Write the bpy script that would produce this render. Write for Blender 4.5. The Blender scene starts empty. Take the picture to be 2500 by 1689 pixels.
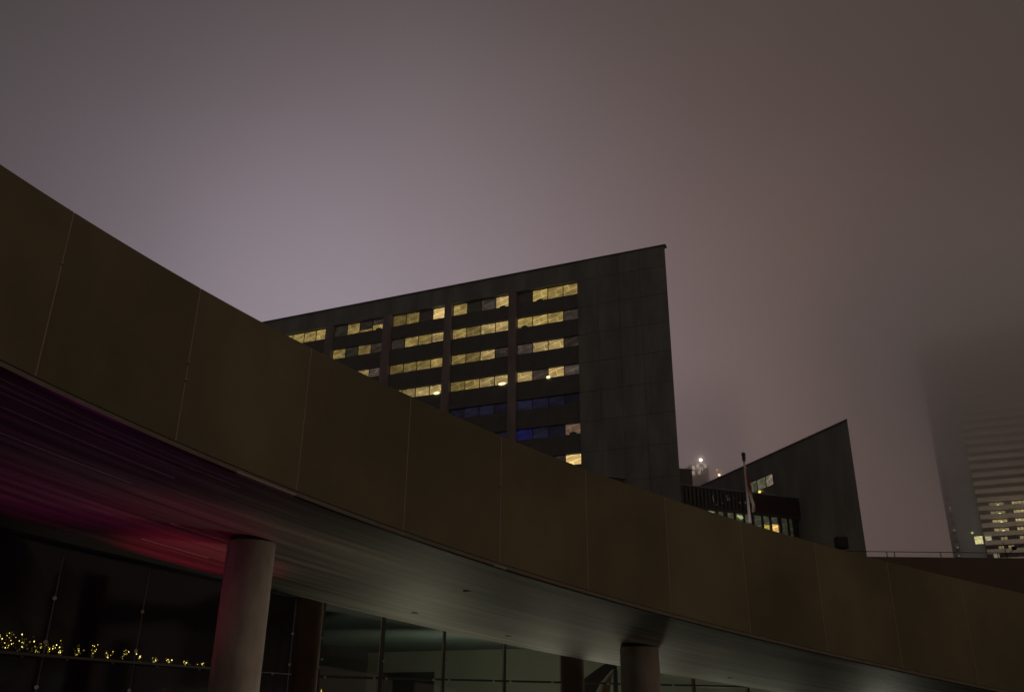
import bpy, bmesh, math, random
from mathutils import Vector, Matrix
random.seed(7)
SC = bpy.context.scene
COL = SC.collection

# ------------------------------------------------------------------ helpers
class MB:
    """collects boxes, tubes and quads, then links them as one mesh object"""
    def __init__(s):
        s.v = []; s.f = []; s.uv = []
    def quad(s, pts, uv=None):
        b = len(s.v); s.v += [tuple(p) for p in pts]; s.f.append(tuple(range(b, b + len(pts))))
        s.uv.append(uv or [(0, 0)] * len(pts))
    def box(s, x0, x1, y0, y1, z0, z1):
        b = len(s.v)
        s.v += [(x0, y0, z0), (x1, y0, z0), (x1, y1, z0), (x0, y1, z0), (x0, y0, z1), (x1, y0, z1), (x1, y1, z1), (x0, y1, z1)]
        for f in ((0, 3, 2, 1), (4, 5, 6, 7), (0, 1, 5, 4), (1, 2, 6, 5), (2, 3, 7, 6), (3, 0, 4, 7)):
            s.f.append(tuple(b + i for i in f)); s.uv.append([(0, 0)] * 4)
    def zprism(s, pts, z0, z1):
        b = len(s.v); n = len(pts)
        s.v += [(x, y, z0) for x, y in pts] + [(x, y, z1) for x, y in pts]
        s.f.append(tuple(b + i for i in range(n))[::-1]); s.uv.append([(0, 0)] * n)
        s.f.append(tuple(b + n + i for i in range(n))); s.uv.append([(0, 0)] * n)
        for i in range(n):
            j = (i + 1) % n; s.f.append((b + i, b + j, b + n + j, b + n + i)); s.uv.append([(0, 0)] * 4)
    def tube(s, p, q, r0, r1=None, n=8, cap=True):
        r1 = r0 if r1 is None else r1
        p = Vector(p); q = Vector(q); d = (q - p).normalized()
        a = d.orthogonal().normalized(); c = d.cross(a)
        b = len(s.v)
        for o, r in ((p, r0), (q, r1)):
            for k in range(n):
                t = 2 * math.pi * k / n
                s.v.append(tuple(o + a * math.cos(t) * r + c * math.sin(t) * r))
        for k in range(n):
            s.f.append((b + k, b + (k + 1) % n, b + n + (k + 1) % n, b + n + k)); s.uv.append([(0, 0)] * 4)
        if cap:
            s.f.append(tuple(b + k for k in range(n))[::-1]); s.uv.append([(0, 0)] * n)
            s.f.append(tuple(b + n + k for k in range(n))); s.uv.append([(0, 0)] * n)
    def ball(s, c, r, n=8, m=5, sx=1, sy=1, sz=1):
        b = len(s.v)
        for i in range(m + 1):
            th = math.pi * i / m
            for k in range(n):
                ph = 2 * math.pi * k / n
                s.v.append((c[0] + r * sx * math.sin(th) * math.cos(ph), c[1] + r * sy * math.sin(th) * math.sin(ph), c[2] + r * sz * math.cos(th)))
        for i in range(m):
            for k in range(n):
                s.f.append((b + i * n + k, b + i * n + (k + 1) % n, b + (i + 1) * n + (k + 1) % n, b + (i + 1) * n + k)); s.uv.append([(0, 0)] * 4)
    def build(s, name, mat=None, parent=None, smooth=False, bevel=0, loc=None):
        me = bpy.data.meshes.new(name); me.from_pydata(s.v, [], s.f)
        ul = me.uv_layers.new(name='UVMap')
        i = 0
        for u in s.uv:
            for c in u:
                ul.data[i].uv = c; i += 1
        if smooth:
            me.polygons.foreach_set('use_smooth', [True] * len(me.polygons))
        me.update()
        o = bpy.data.objects.new(name, me); COL.objects.link(o)
        if mat: me.materials.append(mat)
        if parent: o.parent = parent
        if loc: o.location = loc
        if bevel:
            m = o.modifiers.new('bevel', 'BEVEL'); m.width = bevel; m.segments = 2; m.limit_method = 'ANGLE'
        return o

def tag(o, label=None, cat=None, group=None, kind=None):
    if label: o['label'] = label
    if cat: o['category'] = cat
    if group: o['group'] = group
    if kind: o['kind'] = kind
    return o

def empty(name, loc=(0, 0, 0), rz=0, **k):
    o = bpy.data.objects.new(name, None); COL.objects.link(o)
    o.location = loc; o.rotation_euler = (0, 0, rz); o.empty_display_size = .3
    return tag(o, **k)

def bx(name, dims, mat, parent, bevel=0):
    m = MB(); m.box(*dims); return m.build(name, mat, parent, bevel=bevel)

# ------------------------------------------------------------------ materials
def new(name):
    m = bpy.data.materials.new(name); m.use_nodes = True
    nt = m.node_tree; b = nt.nodes['Principled BSDF']
    return m, nt, b

def N(nt, t, **k):
    n = nt.nodes.new(t)
    for a, v in k.items():
        if a in n.inputs.keys(): n.inputs[a].default_value = v
        else: setattr(n, a, v)
    return n

def surf(name, col, rough=.8, var=.25, scale=(1, 1, 1), ns=3., spec=.3, bump=.0, metal=0., coord='Object', detail=8., stain=None, bs=None):
    """base colour broken up by a stretched noise, with optional large stains"""
    m, nt, b = new(name); L = nt.links.new
    tc = N(nt, 'ShaderNodeTexCoord'); mp = N(nt, 'ShaderNodeMapping'); mp.inputs['Scale'].default_value = scale
    L(tc.outputs[coord], mp.inputs['Vector'])
    no = N(nt, 'ShaderNodeTexNoise', Scale=ns, Detail=detail, Roughness=.62); L(mp.outputs[0], no.inputs['Vector'])
    mr = N(nt, 'ShaderNodeMapRange'); mr.inputs['From Min'].default_value = .25; mr.inputs['From Max'].default_value = .75
    mr.inputs['To Min'].default_value = 1 - var; mr.inputs['To Max'].default_value = 1 + var
    L(no.outputs['Fac'], mr.inputs['Value'])
    val = mr.outputs[0]
    if stain:
        mp2 = N(nt, 'ShaderNodeMapping'); mp2.inputs['Scale'].default_value = stain[0]; L(tc.outputs[coord], mp2.inputs['Vector'])
        n2 = N(nt, 'ShaderNodeTexNoise', Scale=1., Detail=4., Roughness=.55); L(mp2.outputs[0], n2.inputs['Vector'])
        m2 = N(nt, 'ShaderNodeMapRange'); m2.inputs['From Min'].default_value = .38; m2.inputs['From Max'].default_value = .62
        m2.inputs['To Min'].default_value = 1 - stain[1]; m2.inputs['To Max'].default_value = 1 + stain[1] * .5
        L(n2.outputs['Fac'], m2.inputs['Value'])
        mu = N(nt, 'ShaderNodeMath', operation='MULTIPLY'); L(val, mu.inputs[0]); L(m2.outputs[0], mu.inputs[1]); val = mu.outputs[0]
    vm = N(nt, 'ShaderNodeVectorMath', operation='SCALE'); vm.inputs[0].default_value = col; L(val, vm.inputs['Scale'])
    L(vm.outputs[0], b.inputs['Base Color'])
    b.inputs['Roughness'].default_value = rough; b.inputs['Specular IOR Level'].default_value = spec; b.inputs['Metallic'].default_value = metal
    if bump:
        bu = N(nt, 'ShaderNodeBump'); bu.inputs['Strength'].default_value = bump; bu.inputs['Distance'].default_value = bs or .02
        L(no.outputs['Fac'], bu.inputs['Height']); L(bu.outputs[0], b.inputs['Normal'])
    return m

def lamp_mat(name, col, s):
    m, nt, b = new(name)
    b.inputs['Base Color'].default_value = (.1, .1, .1, 1); b.inputs['Emission Color'].default_value = (*col, 1); b.inputs['Emission Strength'].default_value = s
    return m

def lit_pane(name):
    """a lit window pane: light comes out by the object's own colour, broken up as an office ceiling seen from below"""
    m, nt, b = new(name); L = nt.links.new
    oi = N(nt, 'ShaderNodeObjectInfo'); tc = N(nt, 'ShaderNodeTexCoord')
    off = N(nt, 'ShaderNodeVectorMath', operation='SCALE'); L(oi.outputs['Random'], off.inputs['Scale']); off.inputs[0].default_value = (37, 11, 53)
    ad = N(nt, 'ShaderNodeVectorMath', operation='ADD'); L(tc.outputs['Object'], ad.inputs[0]); L(off.outputs[0], ad.inputs[1])
    mp = N(nt, 'ShaderNodeMapping'); mp.inputs['Scale'].default_value = (.9, .9, 1.5); mp.inputs['Rotation'].default_value = (0, .5, 0); L(ad.outputs[0], mp.inputs['Vector'])
    no = N(nt, 'ShaderNodeTexNoise', Scale=1.15, Detail=2., Roughness=.5); L(mp.outputs[0], no.inputs['Vector'])
    cr = N(nt, 'ShaderNodeMapRange'); cr.inputs['From Min'].default_value = .33; cr.inputs['From Max'].default_value = .67
    cr.inputs['To Min'].default_value = .62; cr.inputs['To Max'].default_value = 1.3; L(no.outputs['Fac'], cr.inputs['Value'])
    mb_ = N(nt, 'ShaderNodeMapping'); mb_.inputs['Rotation'].default_value = (math.radians(90), 0, 0); L(ad.outputs[0], mb_.inputs['Vector'])
    mb2 = N(nt, 'ShaderNodeMapping'); mb2.inputs['Rotation'].default_value = (0, 0, .30); L(mb_.outputs[0], mb2.inputs['Vector'])
    br = N(nt, 'ShaderNodeTexBrick', Scale=.9); br.inputs['Mortar Size'].default_value = .045; br.inputs['Mortar Smooth'].default_value = .6
    br.inputs['Color1'].default_value = (.88, .88, .88, 1); br.inputs['Color2'].default_value = (1.08, 1.08, 1.08, 1); br.inputs['Mortar'].default_value = (1.9, 1.9, 1.9, 1)
    br.inputs['Brick Width'].default_value = 1.6; br.inputs['Row Height'].default_value = .55; L(mb2.outputs[0], br.inputs['Vector'])
    rnd = N(nt, 'ShaderNodeMapRange'); rnd.inputs['To Min'].default_value = .78; rnd.inputs['To Max'].default_value = 1.18; L(oi.outputs['Random'], rnd.inputs['Value'])
    m1 = N(nt, 'ShaderNodeVectorMath', operation='SCALE'); L(br.outputs['Color'], m1.inputs[0]); L(cr.outputs[0], m1.inputs['Scale'])
    m0 = N(nt, 'ShaderNodeVectorMath', operation='MULTIPLY'); L(m1.outputs[0], m0.inputs[0]); L(oi.outputs['Color'], m0.inputs[1])
    mu = N(nt, 'ShaderNodeVectorMath', operation='SCALE'); L(m0.outputs[0], mu.inputs[0]); L(rnd.outputs[0], mu.inputs['Scale'])
    L(mu.outputs[0], b.inputs['Emission Color']); b.inputs['Emission Strength'].default_value = 1.
    b.inputs['Base Color'].default_value = (.02, .02, .022, 1); b.inputs['Roughness'].default_value = .12; b.inputs['Specular IOR Level'].default_value = .4
    return m

def glass_mat(name, tint, gloss=.12):
    m, nt, b = new(name); L = nt.links.new
    out = nt.nodes['Material Output']; nt.nodes.remove(b)
    tr = N(nt, 'ShaderNodeBsdfTransparent'); tr.inputs[0].default_value = (*tint, 1)
    gl = N(nt, 'ShaderNodeBsdfGlossy'); gl.inputs['Roughness'].default_value = .03; gl.inputs[0].default_value = (.9, .92, .9, 1)
    lw = N(nt, 'ShaderNodeFresnel', IOR=1.5)
    mx = N(nt, 'ShaderNodeMixShader'); L(lw.outputs[0], mx.inputs[0]); L(tr.outputs[0], mx.inputs[1]); L(gl.outputs[0], mx.inputs[2])
    L(mx.outputs[0], out.inputs['Surface'])
    return m

M = {}
def per_object(m, amt):
    nt = m.node_tree; b = nt.nodes['Principled BSDF']; src = b.inputs['Base Color'].links[0].from_socket
    oi = N(nt, 'ShaderNodeObjectInfo'); mr = N(nt, 'ShaderNodeMapRange'); mr.inputs['To Min'].default_value = 1 - amt; mr.inputs['To Max'].default_value = 1 + amt
    nt.links.new(oi.outputs['Random'], mr.inputs['Value']); vm = N(nt, 'ShaderNodeVectorMath', operation='SCALE')
    nt.links.new(src, vm.inputs[0]); nt.links.new(mr.outputs[0], vm.inputs['Scale']); nt.links.new(vm.outputs[0], b.inputs['Base Color'])
    return m
M['panel'] = surf('cladding_paint', (.250, .220, .135), .62, .10, (1, 1, 1), 1.2, .25, stain=((.5, .5, .3), .24))
per_object(M['panel'], .07)
M['sealant'] = surf('joint_sealant', (.50, .46, .41), .8, .1, ns=4)
M['soffit'] = surf('board_marked_concrete', (.25, .235, .205), .6, .24, (1., 18., 1), 1.8, .35, bump=.5, coord='UV', stain=((.16, 3.4, 1), .55), bs=.01)
M['trim'] = surf('drip_edge_metal', (.16, .14, .12), .3, .2, ns=6, spec=.5, metal=.8)
M['column'] = surf('column_concrete', (.43, .385, .36), .75, .12, (1, 1, .35), 5, .3, bump=.25, stain=((1.6, 1.6, .7), .34))
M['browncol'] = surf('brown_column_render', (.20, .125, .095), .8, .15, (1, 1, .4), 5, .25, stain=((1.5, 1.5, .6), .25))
M['facade'] = surf('precast_concrete', (.235, .255, .275), .85, .16, (1, 1, .3), 1.3, .2, stain=((.5, .5, .14), .22))
M['pilaster'] = surf('pilaster_concrete', (.30, .26, .30), .85, .12, (1, 1, .3), 1.4, .2, stain=((.6, .6, .2), .2))
M['spandrel'] = surf('spandrel_dark_panel', (.10, .105, .12), .45, .22, (1, 1, .5), 2.2, .4)
M['roofing'] = surf('roof_gravel', (.12, .115, .11), .95, .2, ns=4)
M['frame'] = surf('dark_metal_frame', (.03, .03, .032), .4, .15, ns=5, spec=.5)
M['black'] = surf('black_paint', (.012, .012, .013), .5, .1, ns=5)
M['pane'] = lit_pane('lit_window_glass')
M['stone2'] = surf('dark_stone_cladding', (.32, .325, .345), .85, .14, (1, 1, .3), .9, .2, stain=((.4, .4, .15), .18))
M['wing'] = surf('wing_dark_louvre', (.04, .038, .036), .5, .2, ns=2, spec=.4)
M['redlit'] = surf('wing_painted_red_light', (.05, .006, .018), .6, .2, ns=2)  # base colour carries the red light falling on the wing wall
M['tower'] = surf('tower_concrete', (.30, .275, .245), .8, .1, ns=.6)
M['towerblue'] = surf('tower_blue_grey_wall', (.12, .13, .145), .6, .18, (1, 1, .4), .5, .3)
M['towerdark'] = surf('tower_dark_recess', (.06, .053, .045), .7, .2, ns=.7)
M['plaza'] = surf('plaza_concrete', (.105, .10, .095), .85, .2, ns=.8, stain=((.1, .1, .1), .25))
M['earth'] = surf('city_ground', (.06, .058, .055), .95, .25, ns=.02)
M['wood'] = surf('bark', (.06, .045, .032), .9, .3, ns=20)
M['glass'] = glass_mat('clear_shopfront_glass', (.86, .9, .86))
M['darkglass'] = surf('tinted_glass', (.02, .008, .018), .08, .1, ns=.5, spec=.5)
M['intceil'] = surf('lobby_ceiling', (.20, .24, .22), .9, .08, ns=1)
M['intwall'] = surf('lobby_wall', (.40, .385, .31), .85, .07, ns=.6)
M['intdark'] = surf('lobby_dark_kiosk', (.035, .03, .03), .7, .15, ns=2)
M['oak'] = surf('stair_oak_side', (.30, .14, .06), .6, .25, (6, 1, 1), 3)
M['steel'] = surf('brushed_steel', (.55, .54, .56), .35, .1, ns=10, metal=.7, spec=.5)
M['pole'] = surf('white_pole_paint', (.80, .76, .77), .5, .1, ns=4)
M['bulb_y'] = lamp_mat('fairy_bulb_yellow', (.80, .62, .09), 2.2)
M['bulb_g'] = lamp_mat('fairy_bulb_lime', (.46, .42, .04), .8)
M['bulb_w'] = lamp_mat('fairy_bulb_warm_white', (1., .80, .25), 2.6)
M['bulb_r'] = lamp_mat('red_signal_lamp', (1., .05, .02), 4.)
M['lampw'] = lamp_mat('bright_lamp', (1., .84, .42), 1.7)
M['lampy'] = lamp_mat('yellow_wall_lamp', (1., .72, .2), 1.2)

# ------------------------------------------------------------------ camera
f_px, pitch, roll = 2120., math.atan(.42), math.atan(50 / 5044)
cd = bpy.data.cameras.new('camera'); cam = bpy.data.objects.new('camera', cd); COL.objects.link(cam); SC.camera = cam
cd.sensor_width = 36; cd.lens = 36 * f_px / 2500; cd.clip_end = 6000; cd.clip_start = .1
fw = Vector((0, math.cos(pitch), math.sin(pitch))); up0 = Vector((0, -math.sin(pitch), math.cos(pitch))); rt0 = Vector((1, 0, 0))
rt = rt0 * math.cos(roll) + up0 * math.sin(roll); up = up0 * math.cos(roll) - rt0 * math.sin(roll)
R = Matrix((rt, up, -fw)).transposed()
cam.matrix_world = Matrix.Translation((0, 0, 1.6)) @ R.to_4x4()
SC.render.resolution_x = 1024; SC.render.resolution_y = 691

# ------------------------------------------------------------------ world: low cloud lit from below by the city
w = bpy.data.worlds.new('World'); SC.world = w; w.use_nodes = True
nt = w.node_tree; L = nt.links.new; bg = nt.nodes['Background']
tc = N(nt, 'ShaderNodeTexCoord')
nrm = N(nt, 'ShaderNodeVectorMath', operation='NORMALIZE'); L(tc.outputs['Generated'], nrm.inputs[0])
def lobe(d, k, c):
    dt = N(nt, 'ShaderNodeVectorMath', operation='DOT_PRODUCT'); L(nrm.outputs[0], dt.inputs[0]); dt.inputs[1].default_value = Vector(d).normalized()
    a = N(nt, 'ShaderNodeMath', operation='SUBTRACT'); L(dt.outputs['Value'], a.inputs[0]); a.inputs[1].default_value = 1
    b = N(nt, 'ShaderNodeMath', operation='MULTIPLY'); L(a.outputs[0], b.inputs[0]); b.inputs[1].default_value = k
    e = N(nt, 'ShaderNodeMath', operation='EXPONENT'); L(b.outputs[0], e.inputs[0])
    s = N(nt, 'ShaderNodeVectorMath', operation='SCALE'); s.inputs[0].default_value = c; L(e.outputs[0], s.inputs['Scale'])
    return s.outputs[0]
acc = None
for d, k, c in (((-.1889, .9284, .320), 17, (.210, .187, .232)), ((.145, .9312, .3343), 10, (.066, .035, .023)), ((.74, -.66, .06), 3.4, (.150, .108, .070)), ((-.55, -.83, .10), 5, (.040, .026, .004))):
    o = lobe(d, k, c)
    ad = N(nt, 'ShaderNodeVectorMath', operation='ADD'); L(o, ad.inputs[0])
    if acc is None: ad.inputs[1].default_value = (.0455, .0370, .0345)
    else: L(acc, ad.inputs[1])
    acc = ad.outputs[0]
no = N(nt, 'ShaderNodeTexNoise', Scale=2.2, Detail=3., Roughness=.45); L(nrm.outputs[0], no.inputs['Vector'])
mr = N(nt, 'ShaderNodeMapRange'); mr.inputs['From Min'].default_value = .3; mr.inputs['From Max'].default_value = .7; mr.inputs['To Min'].default_value = .92; mr.inputs['To Max'].default_value = 1.08
L(no.outputs['Fac'], mr.inputs['Value'])
sc_ = N(nt, 'ShaderNodeVectorMath', operation='SCALE'); L(acc, sc_.inputs[0]); L(mr.outputs[0], sc_.inputs['Scale'])
L(sc_.outputs[0], bg.inputs['Color']); bg.inputs['Strength'].default_value = 1.

# ------------------------------------------------------------------ ground
g = MB(); g.quad([(-2500, -2500, 0), (2500, -2500, 0), (2500, 2500, 0), (-2500, 2500, 0)])
tag(g.build('ground', M['earth']), kind='structure')
g = MB(); g.quad([(-60, -40, .004), (60, -40, .004), (60, 62, .004), (-60, 62, .004)])
tag(g.build('plaza_paving', M['plaza']), kind='structure')

# ------------------------------------------------------------------ the curved ramp
QX = (-0.0016879, 0.0567875, 0.9985717, -4.9434967)
QY = (-0.0015810, -0.0200430, 1.2984254, 8.4515480)
QZ = (-0.00051893, 0.01048175, -0.31322122, 4.7259456)
def P3(q, t): return ((q[0] * t + q[1]) * t + q[2]) * t + q[3]
def D3(q, t): return (3 * q[0] * t + 2 * q[1]) * t + q[2]
def rc(t): return Vector((P3(QX, t), P3(QY, t), P3(QZ, t)))
def rn(t):                                     # horizontal normal, away from the camera side
    d = Vector((D3(QX, t), D3(QY, t), 0)).normalized(); return Vector((-d.y, d.x, 0))
def rw(t):                                     # width of the deck
    return 5.62 + 1.45 / (1 + math.exp(-(t - 5.2) * .75))
H = 2.0
T0, T1 = -4.0, 14.0
ramp = empty('ramp', (0, 0, 0), label='long curved elevated ramp with tall olive brown panelled parapet crossing the whole photo', cat='ramp')
def steps(a, b, n): return [a + (b - a) * i / n for i in range(n + 1)]
def strip(mb, ts, fa, fb, va=0, vb=1):
    """quad strip between two curves fa(t) and fb(t)"""
    for a, b in zip(ts, ts[1:]):
        mb.quad([fa(a), fa(b), fb(b), fb(a)], [(a * 1.7, va), (b * 1.7, va), (b * 1.7, vb), (a * 1.7, vb)])
Z = Vector((0, 0, 1))
ts = steps(T0, T1, 144)
off = lambda d, h: (lambda t: rc(t) + rn(t) * d + Z * h)
# parapet core and its joints (light sealant showing between panels)
mb = MB()
strip(mb, ts, off(.004, .03), off(.004, H - .003))
strip(mb, ts, off(.004, H - .003), off(.20, H - .003))
strip(mb, ts, off(.20, H - .003), off(.20, .75))
mb.build('parapet_core', M['sealant'], ramp)
gap = .0046
for k in range(int(T0), int(T1)):
    mb = MB(); tt = steps(k + gap, k + 1 - gap, 8)
    strip(mb, tt, off(0, .035), off(0, H))
    strip(mb, tt, off(0, H), off(.212, H))
    strip(mb, tt, off(.212, H), off(.212, H - .1))
    strip(mb, tt, off(.0035, .035), off(0, .035))
    for t in (tt[0], tt[-1]):
        mb.quad([off(0, .035)(t), off(0, H)(t), off(.0035, H)(t), off(.0035, .035)(t)])
    mb.build('cladding_panel', M['panel'], ramp)
# small bolts in the joints
for k, h in ((1, .78), (1, 1.0), (4, 1.2), (0, 1.35), (9, 1.1)):
    mb = MB(); p = off(-.004, h)(k); mb.ball(p, .018, 6, 4); mb.build('joint_bolt', M['steel'], ramp)
# drip edge under the panels
mb = MB()
strip(mb, ts, off(.020, .03), off(.020, -.028))
strip(mb, ts, off(.020, -.028), off(.062, -.040))
strip(mb, ts, off(.062, -.040), off(.085, -.012))
mb.build('drip_edge', M['trim'], ramp)
for a, b in ((1.5, 2.0), (3.95, 4.08)):  # pale strips paint the drip edge's highlight
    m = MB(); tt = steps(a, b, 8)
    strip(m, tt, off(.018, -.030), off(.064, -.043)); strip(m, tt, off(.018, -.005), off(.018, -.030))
    m.build('trim_highlight', surf('painted_trim_highlight', (.50, .43, .40), .3, .1, ns=6, spec=.6), ramp)
# soffit
mb = MB()
tsf = steps(T0, T1, 144)
NV = 12
for j in range(NV):
    v0, v1 = j / NV, (j + 1) / NV
    fa = lambda t, v=v0: rc(t) + rn(t) * (.085 + (rw(t) - .085) * v) - Z * .012
    fb = lambda t, v=v1: rc(t) + rn(t) * (.085 + (rw(t) - .085) * v) - Z * .012
    strip(mb, tsf, fa, fb, v0 * 6.3, v1 * 6.3)
mb.build('soffit', M['soffit'], ramp, smooth=True)
# thin cast ridges where the boards met
M['ridge'] = surf('cast_ridge', (.85, .80, .78), .6, .2, ns=5)
for v, a, b in ((.06, -3, 1.6), (.09, -3, 1.7), (.12, -2, 1.3), (.19, -3, 1.35), (.335, -3, 1.25), (.55, 1.9, 2.65), (.80, 2.0, 2.6)):
    m = MB(); dpt = .008
    for x in steps(a, b, 14)[:-1]:
        y = x + (b - a) / 14
        for c0, c1 in (((0, 0), (0, -dpt)), ((0, -dpt), (.012, -dpt)), ((.012, -dpt), (.012, 0))):
            m.quad([rc(t) + rn(t) * (rw(t) * v + c[0]) + Z * (-.0125 + c[1]) for t, c in ((x, c0), (y, c0), (y, c1), (x, c1))])
    m.build('board_ridge', M['ridge'], ramp)
# small recessed fixtures in the soffit
for t, v in ((4.45, .33), (4.8, .8), (6.0, .82), (8.9, .8)):
    mb = MB(); c = rc(t) + rn(t) * rw(t) * v; mb.tube(c - Z * .022, c + Z * .02, .07, .09, 16); mb.build('recessed_fitting', M['black'], ramp, smooth=False)
# deck and inner edge
mb = MB()
strip(mb, ts, off(.2, .45), lambda t: rc(t) + rn(t) * rw(t) + Z * .45)
strip(mb, ts, lambda t: rc(t) + rn(t) * rw(t) - Z * .012, lambda t: rc(t) + rn(t) * rw(t) + Z * 1.1)
strip(mb, ts, lambda t: rc(t) + rn(t) * rw(t) + Z * 1.1, lambda t: rc(t) + rn(t) * (rw(t) - .2) + Z * 1.1)
strip(mb, ts, lambda t: rc(t) + rn(t) * (rw(t) - .2) + Z * 1.1, lambda t: rc(t) + rn(t) * (rw(t) - .2) + Z * .45)
mb.build('deck_edge', M['column'], ramp)

# ------------------------------------------------------------------ columns
def column(x, y, r, ztop, label, collar=False, mat='column'):
    e = empty('column', (x, y, 0), label=label, cat='column')
    mb = MB(); n = 48
    hs = [0, .02, ztop - .045]
    for a, b in zip(hs, hs[1:]): mb.tube((0, 0, a), (0, 0, b), r, r, n, cap=False)
    mb.build('shaft', M[mat], e, smooth=True)
    m3 = MB(); m3.tube((0, 0, ztop - .045), (0, 0, ztop + .03), r * .93, r * .93, n); m3.build('neck', M['wing'], e)
    for zz in ([2.25] if collar else []):
        m2 = MB(); m2.tube((0, 0, zz - .012), (0, 0, zz + .012), r + .004, r + .004, n); m2.build('joint_ring', M['column'], e, smooth=False)
    return e
def ut(x, y):                                  # soffit height over a point
    best = min((abs((Vector((x, y, 0)) - rc(t)).xy.dot(Vector((rn(t).y, -rn(t).x)))), t) for t in steps(-3, 13, 800) if (Vector((x, y, 0)) - rc(t)).xy.dot(rn(t).xy) > 0)
    return rc(best[1]).z
column(-3.99, 13.57, .36, ut(-3.99, 13.57), 'thick round concrete column under the ramp, between the red glow and the pale soffit', True)
column(2.69, 18.95, .40, ut(2.69, 18.95), 'round brownish column under the ramp, right of the lobby stair')
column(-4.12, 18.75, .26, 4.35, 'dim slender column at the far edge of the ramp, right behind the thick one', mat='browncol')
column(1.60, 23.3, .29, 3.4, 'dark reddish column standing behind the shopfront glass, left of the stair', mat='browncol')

# ------------------------------------------------------------------ dark glass front beyond the ramp (left)
LG = [(-8.9, 12.6), (-8.44, 14.0), (-7.99, 15.81), (-7.30, 18.0), (-6.45, 20.62), (-5.48, 23.1), (-5.03, 24.5)]
gw = empty('glass_front', (0, 0, 0), label='dark tinted glass front with point fixings behind the ramp at lower left', cat='glass wall')
zt = 2.4
for i, (a, b) in enumerate(zip(LG, LG[1:])):
    a = Vector((*a, 0)); b = Vector((*b, 0)); d = (b - a).normalized(); n = Vector((-d.y, d.x, 0))
    for z0, z1 in ((.02, zt - .008), (zt + .008, 4.25)):
        m = MB(); p, q = a + d * .008, b - d * .008
        m.quad([p + Z * z0, q + Z * z0, q + Z * z1, p + Z * z1]); m.quad([q + n * .02 + Z * z0, p + n * .02 + Z * z0, p + n * .02 + Z * z1, q + n * .02 + Z * z1])
        m.build('glass_panel', M['darkglass'], gw)
mb = MB(); a0 = None
for (a, b) in zip(LG, LG[1:]):
    a = Vector((*a, 0)); b = Vector((*b, 0)); d = (b - a).normalized(); n = Vector((d.y, -d.x, 0))
    for z0, z1, w0, w1 in ((4.26, 6.4, 0., .25),):
        mb.quad([a + n * w1 + Z * z0, b + n * w1 + Z * z0, b + n * w1 + Z * z1, a + n * w1 + Z * z1])
        mb.quad([a + Z * z0, b + Z * z0, b + n * w1 + Z * z0, a + n * w1 + Z * z0])
        mb.quad([a + Z * z1, b + Z * z1, b + n * w1 + Z * z1, a + n * w1 + Z * z1])
mb.build('fascia', M['wing'], gw)
mb = MB()
for (a, b) in zip(LG, LG[1:]):
    a = Vector((*a, zt)); b = Vector((*b, zt)); mb.tube(a, b, .014, .014, 6)
for p in LG[1:-1]:
    mb.tube((p[0], p[1], 0), (p[0], p[1], 4.2), .013, .013, 6)
mb.build('joint_seal', surf('silicone_joint', (.30, .26, .28), .6, .15, ns=3), gw)
for p in LG[1:]:
    pv = Vector((*p, 0)); c = (Vector((0, 0, 0)) - pv).normalized()
    for z in (.95, 1.9, 2.62, 3.35):
        m = MB(); q = pv + c * .03 + Z * z; m.tube(q, q + c * .04, .035, .035, 12); m.build('point_fixing', M['steel'], gw)
for (a, b) in zip(LG, LG[1:]):
    for fr in (.25, .75):
        pv = Vector((*a, 0)).lerp(Vector((*b, 0)), fr); c = (Vector((0, 0, 0)) - pv).normalized()
        m = MB(); q = pv + c * .03 + Z * (zt - .02); m.tube(q, q + c * .03, .03, .03, 12); m.build('point_fixing', M['steel'], gw)
# dark back wall so that the hall behind is closed
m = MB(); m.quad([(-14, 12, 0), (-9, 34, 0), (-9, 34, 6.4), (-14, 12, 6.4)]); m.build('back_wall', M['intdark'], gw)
m = MB(); m.quad([(-9.2, 12.3, 6.38), (-14, 12, 6.38), (-9, 34, 6.38), (-5.0, 24.6, 6.38)]); m.build('roof', M['roofing'], gw)

# planter along the transom with bare shrubs wound in fairy lights
def lgp(s):                                    # point along the dark glass line, s in metres from the first corner
    for a, b in zip(LG, LG[1:]):
        a = Vector((*a, 0)); b = Vector((*b, 0)); l = (b - a).length
        if s <= l: return a.lerp(b, s / l), (b - a).normalized()
        s -= l
    return b, (b - a).normalized()
pl = empty('planter_box', (0, 0, 0), label='narrow planter ledge along the dark glass front holding the lit shrubs', cat='planter')
m = MB()
for s in steps(.6, 9.6, 30)[:-1]:
    p, d = lgp(s); q, d2 = lgp(s + .3); n = Vector((d.y, -d.x, 0)); n2 = Vector((d2.y, -d2.x, 0))
    for o0, z0, o1, z1 in ((.10, zt - .03, .10, zt + .012), (.10, zt + .012, .26, zt + .012), (.26, zt + .012, .26, zt - .03), (.26, zt - .03, .10, zt - .03)):
        m.quad([p + n * o0 + Z * z0, q + n2 * o0 + Z * z0, q + n2 * o1 + Z * z1, p + n * o1 + Z * z1])
m.build('trough', surf('planter_metal', (.16, .14, .13), .6, .2, ns=4), pl)
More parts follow.
